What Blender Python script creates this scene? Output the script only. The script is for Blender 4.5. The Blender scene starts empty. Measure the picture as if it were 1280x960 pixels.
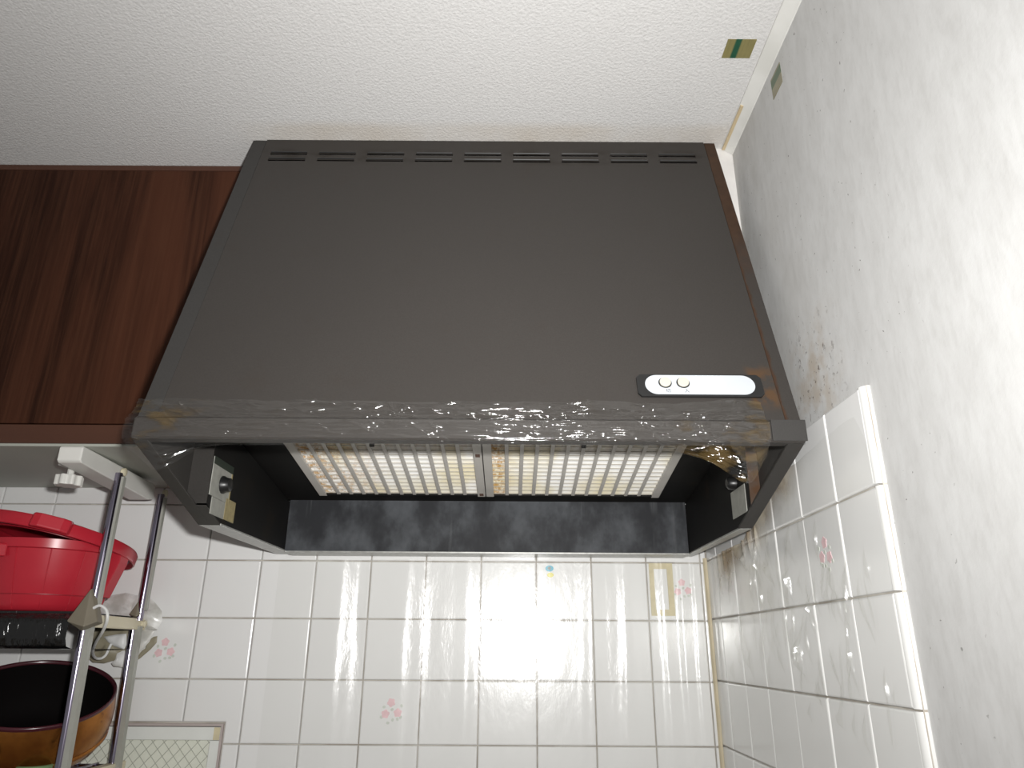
import bpy, bmesh, math, random
from mathutils import Vector, Matrix, noise
random.seed(4)

# ------------------------------------------------------------------ camera, light, exposure
Z0 = 1.55                      # lens height above the floor; all coordinates below are relative to the lens
PITCH = math.atan(332/894); ROLL = math.radians(.36)
scn = bpy.context.scene
col = scn.collection
cam = bpy.data.cameras.new('camera'); cam.sensor_width = 36; cam.lens = 894/1280*36; cam.clip_start = .01
camo = bpy.data.objects.new('camera', cam); col.objects.link(camo)
camo.matrix_world = (Matrix.Translation((0, 0, Z0)) @ Matrix.Rotation(math.pi/2+PITCH, 4, 'X')
                     @ Matrix.Rotation(ROLL, 4, 'Z'))
scn.camera = camo

w = bpy.data.worlds.new('room_air'); scn.world = w; w.use_nodes = True
w.node_tree.nodes['Background'].inputs[0].default_value = (1, .99, .98, 1)
w.node_tree.nodes['Background'].inputs[1].default_value = .22

fl = bpy.data.lights.new('camera_flash', 'AREA'); fl.shape = 'RECTANGLE'; fl.size = .035; fl.size_y = .022
fl.energy = 9.4; fl.color = (1, .99, .975); fl.spread = math.radians(134)
flo = bpy.data.objects.new('camera_flash', fl); col.objects.link(flo)
flo.location = (.05, .0, Z0+.05)
flo.rotation_euler = (math.pi/2+PITCH+math.radians(4.5), 0, math.radians(7))

scn.cycles.transparent_max_bounces = 32       # many layers of clear film
vs = scn.view_settings
vs.view_transform = 'Standard'; vs.look = 'None'; vs.gamma = 1; vs.use_curve_mapping = False; vs.exposure = 0

# ------------------------------------------------------------------ pixel helpers
def ray(u, v):
    x = (u-640)/894; y = -(v-480)/894
    c, s = math.cos(ROLL), math.sin(ROLL)
    x, y = x*c-y*s, x*s+y*c
    cp, sp = math.cos(PITCH), math.sin(PITCH)
    return Vector((x, cp-y*sp, sp+y*cp))
def on_y(u, v, Y): r = ray(u, v); return r*(Y/r.y)
def on_x(u, v, X): r = ray(u, v); return r*(X/r.x)
def on_z(u, v, Z): r = ray(u, v); return r*(Z/r.z)

# ------------------------------------------------------------------ materials
class NT:
    def __init__(s, name):
        s.m = bpy.data.materials.new(name); s.m.use_nodes = True
        s.t = s.m.node_tree; s.n = s.t.nodes; s.b = s.n['Principled BSDF']; s.out = s.n['Material Output']
        s.pos = s.n.new('ShaderNodeNewGeometry').outputs['Position']
    def l(s, a, b): s.t.links.new(a, b)
    def noise(s, scale=5, detail=4, rough=.55, stretch=None, vec=None, dist=0):
        v = vec or s.pos
        if stretch:
            mp = s.n.new('ShaderNodeMapping'); mp.inputs['Scale'].default_value = stretch
            s.l(v, mp.inputs['Vector']); v = mp.outputs[0]
        t = s.n.new('ShaderNodeTexNoise'); t.inputs['Scale'].default_value = scale
        t.inputs['Detail'].default_value = detail; t.inputs['Roughness'].default_value = rough
        t.inputs['Distortion'].default_value = dist
        s.l(v, t.inputs['Vector']); return t.outputs['Fac']
    def ramp(s, fac, a, b, lo=0., hi=1.):
        r = s.n.new('ShaderNodeMapRange'); r.inputs[1].default_value = a; r.inputs[2].default_value = b
        r.inputs[3].default_value = lo; r.inputs[4].default_value = hi; r.interpolation_type = 'SMOOTHSTEP'
        s.l(fac, r.inputs[0]); return r.outputs[0]
    def math(s, op, a, b):
        n = s.n.new('ShaderNodeMath'); n.operation = op
        for i, x in enumerate((a, b)):
            if isinstance(x, (int, float)): n.inputs[i].default_value = x
            else: s.l(x, n.inputs[i])
        return n.outputs[0]
    def xyz(s):
        n = s.n.new('ShaderNodeSeparateXYZ'); s.l(s.pos, n.inputs[0]); return n.outputs
    def band(s, v, a, b, soft):       # 1 inside [a,b]
        return s.math('MULTIPLY', s.ramp(v, a-soft, a+soft), s.ramp(v, b-soft, b+soft, 1, 0))
    def mix(s, fac, c1, c2):
        n = s.n.new('ShaderNodeMix'); n.data_type = 'RGBA'
        if isinstance(fac, (int, float)): n.inputs[0].default_value = fac
        else: s.l(fac, n.inputs[0])
        for i, c in ((6, c1), (7, c2)):
            if isinstance(c, tuple): n.inputs[i].default_value = (*c, 1)
            else: s.l(c, n.inputs[i])
        return n.outputs[2]
    def color(s, c):
        if isinstance(c, tuple): s.b.inputs['Base Color'].default_value = (*c, 1)
        else: s.l(c, s.b.inputs['Base Color'])
    def bump(s, h, strength, dist):
        n = s.n.new('ShaderNodeBump'); n.inputs['Strength'].default_value = strength; n.inputs['Distance'].default_value = dist
        s.l(h, n.inputs['Height']); s.l(n.outputs[0], s.b.inputs['Normal']); return n.outputs[0]
    def set(s, **k):
        for a, b in k.items(): s.b.inputs[a.replace('_', ' ')].default_value = b
        return s

M = {}
def simple(name, c, rough=.5, metal=0, var=.12, scale=40, bump=0, spec=.5, bscale=200):
    t = NT(name); t.set(Roughness=rough, Metallic=metal); t.b.inputs['Specular IOR Level'].default_value = spec
    d = tuple(x*(1-var) for x in c); u = tuple(min(1, x*(1+var)) for x in c)
    t.color(t.mix(t.noise(scale, 3), d, u))
    if bump: t.bump(t.noise(bscale, 3), bump, .001)
    M[name] = t.m; return t

# ceiling paper: fine orange-peel relief, greasy band along the hood
t = NT('ceiling_paper'); t.set(Roughness=.75); t.b.inputs['Specular IOR Level'].default_value = .3
p = t.xyz()
stain = t.math('MULTIPLY', t.band(p['Y'], .938, .985, .014), t.band(p['X'], -.43, .37, .05))
stain = t.math('MULTIPLY', stain, t.ramp(t.noise(6, 4, stretch=(1, .6, 1)), .20, .70))
c = t.mix(t.noise(1.3, 3), (.645, .637, .625), (.69, .682, .67))
c = t.mix(t.ramp(t.noise(260, 2, .6), .3, .7), t.mix(.16, c, (.35, .34, .33)), c)
c = t.mix(t.math('MULTIPLY', stain, .6), c, (.52, .45, .36))
t.color(c); t.bump(t.noise(240, 3, .6), .75, .0018); M['ceiling'] = t.m

# right wallpaper: mottled, mould specks above the tile field and around the hood
t = NT('wall_paper'); t.set(Roughness=.7); t.b.inputs['Specular IOR Level'].default_value = .3
p = t.xyz()
c = t.mix(t.ramp(t.noise(16, 5, .62, stretch=(1, 1.6, .7)), .25, .75), (.56, .557, .545), (.63, .63, .62))
c = t.mix(t.math('MULTIPLY', t.ramp(t.noise(75, 4, .6, stretch=(1, 1.6, .55)), .40, .75), .22), c, (.40, .39, .37))
grime = t.math('MULTIPLY', t.ramp(p['Y'], .72, 1.0), t.ramp(t.noise(9, 5, .65), .36, .70))
c = t.mix(t.math('MULTIPLY', grime, .38), c, (.37, .345, .30))
near = t.math('MULTIPLY', t.band(p['Y'], .755, .87, .05), t.band(p['Z'], Z0+.25, Z0+.37, .05))
sp = t.math('MULTIPLY', near, t.ramp(t.noise(105, 4, .7, stretch=(1, 1, .7)), .575, .66))
brown = t.math('MULTIPLY', near, t.ramp(t.noise(26, 4, .6), .42, .68))
c = t.mix(t.math('MULTIPLY', brown, .55), c, (.42, .33, .23))
c = t.mix(t.math('MULTIPLY', sp, .9), c, (.07, .045, .03))
fine = t.ramp(t.noise(170, 2, .5), .735, .76)
fine = t.math('MULTIPLY', fine, t.band(p['Y'], .60, 1.0, .06))
c = t.mix(t.math('MULTIPLY', fine, .75), c, (.12, .11, .10))
t.color(c); t.bump(t.noise(110, 5, .65), .13, .002); M['wallpaper'] = t.m

simple('filler_paper', (.72, .70, .675), .75, bump=.5, bscale=380, spec=.3)
simple('plain_wall', (.60, .585, .55), .8)
simple('floor_vinyl', (.35, .25, .16), .5, scale=12)

# tiles, grout
t = NT('tile_glaze'); t.set(Roughness=.165); t.b.inputs['Specular IOR Level'].default_value = .55
c = t.mix(t.noise(7, 4), (.79, .79, .775), (.84, .84, .83))
c = t.mix(t.math('MULTIPLY', t.ramp(t.noise(38, 5, .7), .70, .82), .25), c, (.55, .46, .34))
t.color(c); t.bump(t.noise(22, 2), .06, .004); M['tile'] = t.m
t = NT('grout'); t.set(Roughness=.85)
t.color(t.mix(t.ramp(t.noise(18, 4), .35, .65), (.36, .32, .27), (.54, .51, .46))); M['grout'] = t.m
simple('edge_glaze', (.66, .66, .64), .3, var=.03)
simple('caulk', (.60, .52, .36), .45, scale=20, var=.25)
t = NT('molding'); t.set(Roughness=.4); p = t.xyz()
t.color(t.mix(t.ramp(t.noise(12, 3), .3, .7), (.66, .655, .615), (.74, .735, .70))); M['molding'] = t.m
simple('yellowed', (.56, .45, .28), .5)

# hood paint
def hood_mat(name, base, grease=0., rough=.5, rust=None, spec=.22):
    t = NT(name); t.set(Roughness=rough); t.b.inputs['Specular IOR Level'].default_value = spec
    p = t.xyz()
    c = t.mix(t.noise(6, 4), tuple(x*.92 for x in base), tuple(x*1.08 for x in base))
    c = t.mix(t.ramp(t.noise(700, 2), .3, .7), tuple(x*.86 for x in base), c)
    if grease:
        g = t.ramp(t.noise(18, 5, .65), .55, .75)
        c = t.mix(t.math('MULTIPLY', g, grease), c, (.035, .022, .012))
    if rust == 'right':
        z = t.math('ADD', p['Z'], t.math('MULTIPLY', t.noise(30, 4), .12))
        up = t.ramp(z, Z0+.50, Z0+.66)
        seam = t.math('ADD', p['X'], t.math('MULTIPLY', t.noise(60, 4), .010))
        sm = t.ramp(seam, .3235, .3275, 1, 0)
        sm = t.math('MULTIPLY', sm, t.ramp(t.noise(25, 3), .30, .45))
        f = t.math('MAXIMUM', up, sm)
        c = t.mix(t.math('MULTIPLY', f, .88), c, t.mix(t.noise(70, 4), (.022, .011, .006), (.075, .036, .017)))
    if rust == 'all':
        c = t.mix(t.ramp(t.noise(30, 4), .40, .66), c, (.07, .034, .016))
    if rust == 'slots':
        f = t.math('MULTIPLY', t.band(p['Z'], Z0+.735, Z0+.768, .008), t.ramp(t.noise(35, 4, stretch=(.5, 1, 1)), .42, .66))
        c = t.mix(t.math('MULTIPLY', f, .75), c, (.018, .014, .010))
        f = t.math('MULTIPLY', t.band(p['Z'], Z0+.27, Z0+.325, .01), t.band(p['X'], .285, .318, .006))
        f = t.math('MULTIPLY', f, t.ramp(t.noise(50, 4), .42, .62))
        c = t.mix(t.math('MULTIPLY', f, .8), c, (.085, .045, .02))
    t.color(c); t.bump(t.noise(900, 2), .12, .0004); M[name] = t.m
HB = (.043, .0385, .035)
hood_mat('hood_front', HB, .12, rust='slots')
hood_mat('hood_strip', (.042, .040, .038), .2)
hood_mat('hood_strip_rust', HB, .25, rust='right')
hood_mat('hood_inner', (.012, .0115, .011), .3, .5, spec=.10)
hood_mat('hood_flange', (.040, .037, .034), .35, .42)
hood_mat('hood_flange_rust', (.075, .065, .055), .3, .5, rust='all')
t = NT('hood_rear'); t.set(Roughness=.5); t.b.inputs['Specular IOR Level'].default_value = .12; p = t.xyz()
c = t.mix(t.ramp(t.noise(13, 5, .6, stretch=(1, 1, .7)), .38, .70), (.028, .029, .032), (.092, .098, .106))
dr = t.ramp(t.noise(60, 3, .5, stretch=(1, 1, .06)), .60, .74)
dr = t.math('MULTIPLY', dr, t.ramp(t.noise(8, 2), .45, .6))
c = t.mix(t.math('MULTIPLY', dr, .5), c, (.13, .135, .14)); t.color(c); M['hood_rear'] = t.m
simple('bare_edge', (.40, .40, .38), .35, .4, var=.35, scale=120)
simple('black_plastic', (.012, .012, .012), .35)
simple('silver_plate', (.50, .53, .56), .35, 0, var=.05, scale=20)
simple('arc_white', (.70, .73, .75), .4, var=.02)
simple('button_cream', (.52, .50, .43), .35, var=.05)
simple('print_ink', (.10, .10, .11), .6)
simple('void', (.006, .006, .006), .9)

# filters
simple('filter_frame', (.52, .50, .465), .5, .1, var=.12, scale=25)
simple('rust_patch', (.13, .07, .05), .7)
simple('wire_grey', (.40, .37, .31), .5, var=.3, scale=60)
t = NT('filter_media'); t.set(Roughness=.8); p = t.xyz()
c = t.mix(t.noise(60, 3), (.93, .92, .88), (.98, .98, .97))
yel = t.math('MULTIPLY', t.ramp(t.noise(7, 4, stretch=(1.4, .8, 1)), .46, .66), .65)
c = t.mix(yel, c, (.76, .66, .36))
e1 = t.ramp(p['X'], -.34, -.17, 1, 0); e2 = t.band(p['X'], -.05, -.008, .012); e3 = t.ramp(p['Y'], 1.0, 1.08, 1, 0)
e = t.math('MAXIMUM', t.math('MULTIPLY', e1, 1.0), t.math('MAXIMUM', e2, t.math('MULTIPLY', e3, .55)))
sp = t.math('MULTIPLY', e, t.ramp(t.noise(120, 5, .75, stretch=(1, .6, 1)), .40, .62))
c = t.mix(sp, c, t.mix(t.noise(40, 3), (.42, .20, .05), (.62, .40, .14)))
t.color(c); M['media'] = t.m

# cabinet wood
t = NT('dark_wood'); t.set(Roughness=.5); t.b.inputs['Specular IOR Level'].default_value = .12
g = t.noise(7, 6, .6, stretch=(1.6, 1, .16), dist=.8); g2 = t.noise(160, 3, .6, stretch=(1, 1, .03))
c = t.mix(t.ramp(g, .33, .68), (.018, .0062, .0034), (.062, .022, .0115))
c = t.mix(t.ramp(g2, .35, .75), c, t.mix(.5, c, (.075, .030, .016)))
t.color(c); t.bump(g2, .05, .0006); M['wood'] = t.m
t = NT('rail_wood'); t.set(Roughness=.4)
t.color(t.mix(t.noise(9, 5, .6, stretch=(.2, 1, 2)), (.055, .020, .011), (.092, .038, .022))); M['rail_wood'] = t.m
simple('cabinet_under', (.40, .41, .36), .5, scale=6, var=.12)

# rack and crockery
simple('white_plastic', (.70, .69, .65), .4, var=.06, scale=20)
simple('cream_plastic', (.66, .60, .44), .4, var=.08)
t = simple('chrome', (.36, .33, .42), .16, 1, var=.05, scale=30)  # dark purple tint puts a dark room's reflection into the colour
simple('grey_strip', (.36, .36, .32), .4)
simple('taupe_plastic', (.20, .175, .13), .5, var=.1)
t = simple('red_plastic', (.46, .020, .035), .30, var=.06)
simple('red_plastic_deep', (.30, .010, .020), .35)
simple('blue_grey', (.22, .23, .30), .4)
t = NT('black_foil'); t.set(Roughness=.2); t.color((.010, .010, .010)); t.b.inputs['Specular IOR Level'].default_value = .6
t.bump(t.noise(70, 4, .6, stretch=(1, 1, .25)), .9, .006); M['black_tray'] = t.m
t = NT('copper'); t.set(Roughness=.27, Metallic=.75)
c = t.mix(t.ramp(t.noise(11, 5, .65), .3, .7), (.42, .17, .035), (.20, .065, .014))
c = t.mix(t.math('MULTIPLY', t.ramp(t.noise(40, 5, .7), .55, .72), .7), c, (.10, .035, .01)); t.color(c); M['copper'] = t.m
simple('pot_black', (.004, .003, .003), .8, spec=.1)
simple('pot_rim', (.06, .012, .018), .22)
t = NT('bag_film'); t.set(Roughness=.28); t.b.inputs['Specular IOR Level'].default_value = .6
t.color(t.mix(t.ramp(t.noise(24, 4), .35, .65), (.52, .51, .47), (.86, .86, .84))); M['bag'] = t.m
simple('bag_beige', (.30, .27, .19), .5, scale=25, var=.3)  # beige-grey and brown folds of the bag
simple('cord_white', (.78, .78, .76), .4, var=.02)
simple('green_plastic', (.18, .30, .14), .4)

# window
simple('sash', (.78, .80, .76), .45, var=.06)
simple('window_line', (.46, .40, .38), .7)
t = NT('wired_glass'); t.set(Roughness=.22); t.b.inputs['Specular IOR Level'].default_value = .5
t.color(t.mix(t.noise(160, 3), (.80, .82, .70), (.92, .94, .84))); t.b.inputs['Transmission Weight'].default_value = .12; M['glass'] = t.m
simple('wire_dark', (.42, .43, .37), .5)

# stickers
def tape_mat(name, axis, a, b, base, stripe, s0, s1):
    t = NT(name); t.set(Roughness=.35, Metallic=.15); p = t.xyz()
    c = t.mix(t.noise(90, 3, stretch=(3, .5, 1)), tuple(x*.75 for x in base), tuple(x*1.25 for x in base))
    c = t.mix(t.band(p[axis], s0, s1, .0015), c, stripe); t.color(c); M[name] = t.m
tape_mat('tape_gold', 'X', 0, 0, (.24, .21, .085), (.015, .085, .045), .308, .3165)
tape_mat('tape_olive', 'Z', 0, 0, (.25, .225, .14), (.075, .12, .06), Z0+.748, Z0+.762)
simple('old_tape', (.64, .57, .38), .6, var=.2, scale=60)
simple('sticker_blue', (.10, .42, .55), .4); simple('sticker_yellow', (.72, .66, .15), .4)
simple('petal', (.80, .56, .58), .35, var=.2, scale=150); simple('leaf', (.60, .63, .57), .35, var=.15)
simple('label_white', (.30, .30, .27), .4, var=.35, scale=90); simple('label_yellow', (.30, .25, .13), .45, var=.4, scale=130)
simple('label_dark', (.02, .03, .022), .35)

# clear kitchen film: mostly see-through sheet with a mirror coat; soiled along the hood
def film_mat(name, gloss, haze, rough, soil=False, bscale=90, bstr=.6):
    t = NT(name); t.n.remove(t.b)
    tr = t.n.new('ShaderNodeBsdfTransparent'); tr.inputs[0].default_value = (1, 1, .995, 1)
    gl = t.n.new('ShaderNodeBsdfGlossy'); gl.inputs['Roughness'].default_value = rough
    df = t.n.new('ShaderNodeBsdfDiffuse')
    bp = t.n.new('ShaderNodeBump'); bp.inputs['Strength'].default_value = bstr; bp.inputs['Distance'].default_value = .003
    t.l(t.noise(bscale, 4, .6, stretch=(1, 1, .35)), bp.inputs['Height']); t.l(bp.outputs[0], gl.inputs['Normal'])
    m1 = t.n.new('ShaderNodeMixShader'); t.l(tr.outputs[0], m1.inputs[1]); t.l(df.outputs[0], m1.inputs[2])
    m2 = t.n.new('ShaderNodeMixShader'); m2.inputs[0].default_value = gloss
    t.l(m1.outputs[0], m2.inputs[1]); t.l(gl.outputs[0], m2.inputs[2]); t.l(m2.outputs[0], t.out.inputs[0])
    p = t.xyz()
    if soil == 'wall':
        # grease soaked into the film under the right side of the hood
        line = t.math('ADD', p['Z'], t.math('MULTIPLY', t.math('SUBTRACT', t.noise(14, 4), .5), .07))
        lim = t.math('ADD', t.math('MULTIPLY', p['Y'], -.25), Z0+.4175)   # lower edge of the soiled belt
        d = t.math('SUBTRACT', line, lim)
        so = t.math('MULTIPLY', t.ramp(d, -.035, .035), t.band(p['Y'], .88, 1.27, .05))
        so = t.math('MULTIPLY', so, t.ramp(p['X'], .34, .352))
        t.l(t.mix(so, (.80, .80, .78), t.mix(t.ramp(t.noise(22, 4), .35, .65), (.30, .20, .09), (.60, .52, .38))), df.inputs[0])
        curl = t.ramp(t.noise(17, 3, .5, dist=2.5), .585, .64)
        curl = t.math('MULTIPLY', t.math('MULTIPLY', curl, t.ramp(p['X'], .34, .352)), .0)
        h = t.math('ADD', haze, t.math('MULTIPLY', so, .62)); t.l(h, m1.inputs[0])
    elif soil == 'hood':
        so = t.math('MULTIPLY', t.ramp(t.noise(16, 4, .6, stretch=(1, 1, 2.2)), .52, .66),
                    t.math('MAXIMUM', t.ramp(p['X'], -.40, -.34, 1, 0), t.ramp(p['X'], .17, .23)))
        t.l(t.mix(t.ramp(so, 0, .04), (.6, .6, .58), (.13, .085, .03)), df.inputs[0])
        t.l(t.math('ADD', haze, t.math('MULTIPLY', so, .38)), m1.inputs[0])
    else:
        df.inputs[0].default_value = (.8, .8, .78, 1); m1.inputs[0].default_value = haze
    M[name] = t.m
film_mat('wall_film', .042, .006, .21, 'wall', 60, .3)
film_mat('hood_film', .06, .006, .09, 'hood', 90, .25)

# ------------------------------------------------------------------ mesh helpers
class MB:
    def __init__(s): s.v = []; s.f = []
    def add(s, vs, fs):
        k = len(s.v); s.v += [Vector(p) for p in vs]; s.f += [tuple(i+k for i in f) for f in fs]; return s
    def box(s, x0, x1, y0, y1, z0, z1):
        return s.add([(x, y, z) for z in (z0, z1) for y in (y0, y1) for x in (x0, x1)],
                     [(0, 2, 3, 1), (4, 5, 7, 6), (0, 1, 5, 4), (2, 6, 7, 3), (0, 4, 6, 2), (1, 3, 7, 5)])
    def prism(s, poly, fn, a, b):            # poly of 2-D points, fn(p, q, depth) -> 3-D
        n = len(poly)
        s.add([fn(p, q, a) for p, q in poly]+[fn(p, q, b) for p, q in poly],
              [tuple(range(n))[::-1], tuple(range(n, 2*n))]+[(i, (i+1) % n, n+(i+1) % n, n+i) for i in range(n)])
        return s
    def tube(s, pts, r, n=10, cap=True):
        pts = [Vector(p) for p in pts]; m = len(pts); vs = []; up = Vector((0, 0, 1))
        for i, p in enumerate(pts):
            d = (pts[min(i+1, m-1)]-pts[max(i-1, 0)]).normalized()
            if abs(d.dot(up)) > .95: up = Vector((1, 0, 0))
            a = d.cross(up).normalized(); b = d.cross(a).normalized()
            rr = r[i] if isinstance(r, (list, tuple)) else r
            vs += [p+a*rr*math.cos(k*2*math.pi/n)+b*rr*math.sin(k*2*math.pi/n) for k in range(n)]
        fs = [(i*n+k, i*n+(k+1) % n, (i+1)*n+(k+1) % n, (i+1)*n+k) for i in range(m-1) for k in range(n)]
        if cap: fs += [tuple(range(n))[::-1], tuple(range((m-1)*n, m*n))]
        return s.add(vs, fs)
    def lathe(s, prof, mat, n=48):           # prof (r, h) pairs, mat places the axis (local Z)
        vs = [mat @ Vector((r*math.cos(k*2*math.pi/n), r*math.sin(k*2*math.pi/n), h)) for r, h in prof for k in range(n)]
        fs = [(i*n+k, i*n+(k+1) % n, (i+1)*n+(k+1) % n, (i+1)*n+k) for i in range(len(prof)-1) for k in range(n)]
        return s.add(vs, fs)
    def grid(s, fn, nu, nv):
        vs = [fn(i/nu, j/nv) for j in range(nv+1) for i in range(nu+1)]
        fs = [(j*(nu+1)+i, j*(nu+1)+i+1, (j+1)*(nu+1)+i+1, (j+1)*(nu+1)+i) for j in range(nv) for i in range(nu)]
        return s.add(vs, fs)

WL = {}                                       # world base point of each object, lens-relative
def tag(o, label=None, cat=None, group=None, kind=None):
    for k, x in (('label', label), ('category', cat), ('group', group), ('kind', kind)):
        if x: o[k] = x
    return o
def empty(name, base, label, cat, group=None):
    o = bpy.data.objects.new(name, None); col.objects.link(o); o.empty_display_size = .05
    o.location = (base[0], base[1], base[2]+Z0); WL[o] = Vector(base)
    return tag(o, label, cat, group)
def obj(name, mb, m, parent=None, bevel=0, smooth=False, origin=None, seg=2, recalc=True):
    if origin is None:
        if parent is not None: origin = WL[parent]
        else:
            lo = [min(p[i] for p in mb.v) for i in range(3)]; hi = [max(p[i] for p in mb.v) for i in range(3)]
            origin = Vector(((lo[0]+hi[0])/2, (lo[1]+hi[1])/2, lo[2]))
    origin = Vector(origin)
    me = bpy.data.meshes.new(name); me.from_pydata([p-origin for p in mb.v], [], mb.f)
    bm = bmesh.new(); bm.from_mesh(me)
    if recalc: bmesh.ops.recalc_face_normals(bm, faces=bm.faces)
    if bevel:
        ed = [e for e in bm.edges if len(e.link_faces) == 2 and e.calc_face_angle(0) > .5]
        bmesh.ops.bevel(bm, geom=ed, offset=bevel, segments=seg, affect='EDGES', profile=.6)
    if smooth:
        for f in bm.faces: f.smooth = True
    bm.to_mesh(me); bm.free()
    if smooth == 'auto': me.set_sharp_from_angle(angle=math.radians(40))
    me.materials.append(M[m] if isinstance(m, str) else m)
    o = bpy.data.objects.new(name, me); col.objects.link(o); WL[o] = origin
    if parent is not None:
        o.parent = parent; o.location = origin-WL[parent]
    else: o.location = (origin.x, origin.y, origin.z+Z0)
    return o
def dup(o, parent, at):                       # linked copy of a part at a new base point
    c = o.copy(); col.objects.link(c); c.parent = parent; WL[c] = Vector(at); c.location = WL[c]-WL[parent]; return c
def struct(o): o['kind'] = 'structure'; return o

# ------------------------------------------------------------------ the room
YB, XR, XT, ZC = 1.35, .368, .360, .795       # tile face of back wall, paper of right wall, its tile face, ceiling
XL, YF = -1.7, -1.3
struct(obj('floor', MB().box(XL, XR+.1, YF, YB+.1, -Z0-.05, -Z0), 'floor_vinyl'))
struct(obj('ceiling', MB().box(XL, XR+.1, YF, YB+.1, ZC, ZC+.05), 'ceiling'))
WX, WZT, WZB = -.490, -.122, -.72              # window opening: right side, top, bottom
wl = -1.25
bw = MB()
bw.box(XL, XR, YB+.006, YB+.10, WZT, ZC); bw.box(WX, XR, YB+.006, YB+.10, WZB, WZT)
bw.box(XL, wl, YB+.006, YB+.10, WZB, WZT); bw.box(XL, XR, YB+.006, YB+.10, -Z0, WZB)
wall_back = struct(obj('wall_back', bw, 'grout'))
wall_right = struct(obj('wall_right', MB().box(XR, XR+.1, YF, YB+.1, -Z0, ZC), 'wallpaper'))

# tiles one by one
def tile_mesh(poly, name='tile'):              # poly in (a, b); front face at depth 0, back at .007
    def inset(P, d):
        n = len(P); out = []
        for i in range(n):
            p0, p1, p2 = Vector(P[i-1]), Vector(P[i]), Vector(P[(i+1) % n])
            e1 = (p1-p0).normalized(); e2 = (p2-p1).normalized()
            out.append(p1+Vector((-e1.y, e1.x))*d+Vector((-e2.y, e2.x))*d)
        return out
    n = len(poly); rings = [(0, .007), (0, .0016), (.0007, .0005), (.0022, 0)]
    vs = [(*q, h) for d, h in rings for q in inset(poly, d)]
    fs = [(r*n+i, r*n+(i+1) % n, (r+1)*n+(i+1) % n, (r+1)*n+i) for r in range(3) for i in range(n)]
    fs.append(tuple(range(3*n, 4*n)))
    return vs, fs
cache = {}
def place_tile(parent, side, poly, shade=0):
    a0 = min(p[0] for p in poly); b0 = min(p[1] for p in poly)
    loc = [(round(p[0]-a0, 4), round(p[1]-b0, 4)) for p in poly]
    key = (side, tuple(loc))
    if key not in cache:
        vs, fs = tile_mesh(loc)
        if side == 'back': vs = [(a, d, b) for a, b, d in vs]
        else: vs = [(d, -a, b) for a, b, d in vs]          # a runs towards the camera
        me = bpy.data.meshes.new('tile'); me.from_pydata(vs, [], fs)
        bm = bmesh.new(); bm.from_mesh(me); bmesh.ops.recalc_face_normals(bm, faces=bm.faces)
        for f in bm.faces: f.smooth = False
        bm.to_mesh(me); bm.free(); me.materials.append(M['tile']); cache[key] = me
    o = bpy.data.objects.new('tile', cache[key]); col.objects.link(o); o.parent = parent
    j = random.uniform(-.0003, .0003)
    WL[o] = Vector((a0, YB+j, b0)) if side == 'back' else Vector((XT+j, -a0, b0))
    o.location = WL[o]-WL[parent]
    if side == 'back': o.rotation_euler = (random.gauss(0, .0022), 0, random.gauss(0, .0022))
    else: o.rotation_euler = (0, random.gauss(0, .003), random.gauss(0, .003))
    return o
G = .0010
PX = .1012
xs = [.360, .349]+[.249-PX*k for k in range(0, 15)]
zs = [.2535, .1515]+[.1515-.1015*k for k in range(1, 6)]
zs = [.355]+zs
BT = {}
for i in range(len(xs)-1):
    for j in range(len(zs)-1):
        x1, x0 = xs[i]-G, xs[i+1]+G; z1, z0 = zs[j]-G, zs[j+1]+G
        if z1 > .29 : z1 = .288
        if z1-z0 < .02: continue
        if x0 > WX or z0 > WZT: poly = [(x0, z0), (x1, z0), (x1, z1), (x0, z1)]
        elif x1 > WX and z1 > WZT: poly = [(WX+.003, z0), (x1, z0), (x1, z1), (x0, z1), (x0, WZT+.003), (WX+.003, WZT+.003)]
        elif x1 > WX: poly = [(WX+.003, z0), (x1, z0), (x1, z1), (WX+.003, z1)]
        elif z1 > WZT: poly = [(x0, WZT+.003), (x1, WZT+.003), (x1, z1), (x0, z1)]
        else: continue
        BT[(i, j)] = place_tile(wall_back, 'back', poly)
ys = [.697, .786]+[.786+.0995*k for k in range(1, 6)]+[1.350]
zr = [.2580, .1545]+[.1545-.1015*k for k in range(1, 7)]
obj('grout_bed', MB().box(XT+.004, XR, .690, YB+.006, -.45, .2575), 'grout', wall_right)
RT = {}
for i in range(len(ys)-1):
    for j in range(len(zr)-1):
        a0, a1 = -(ys[i+1]-G), -(ys[i]+G)
        if a1-a0 < .006: continue
        RT[(i, j)] = place_tile(wall_right, 'right', [(a0, zr[j+1]+G), (a1, zr[j+1]+G), (a1, zr[j]-G), (a0, zr[j]-G)])
for j in range(len(zr)-1):                       # rounded edge tiles towards the room
    m = MB(); pf = [(XR, .6895)]+[(XT-.0005+.0085*(1-math.sin(k*math.pi/12)), .697-.0075*math.cos(k*math.pi/12)) for k in range(0, 7)]+[(XR, .697)]
    m.prism(pf, lambda p, q, d: (p, q, d), zr[j+1]+G, zr[j]-G)
    obj('edge_tile', m, 'edge_glaze', wall_right, smooth='auto')
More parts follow.
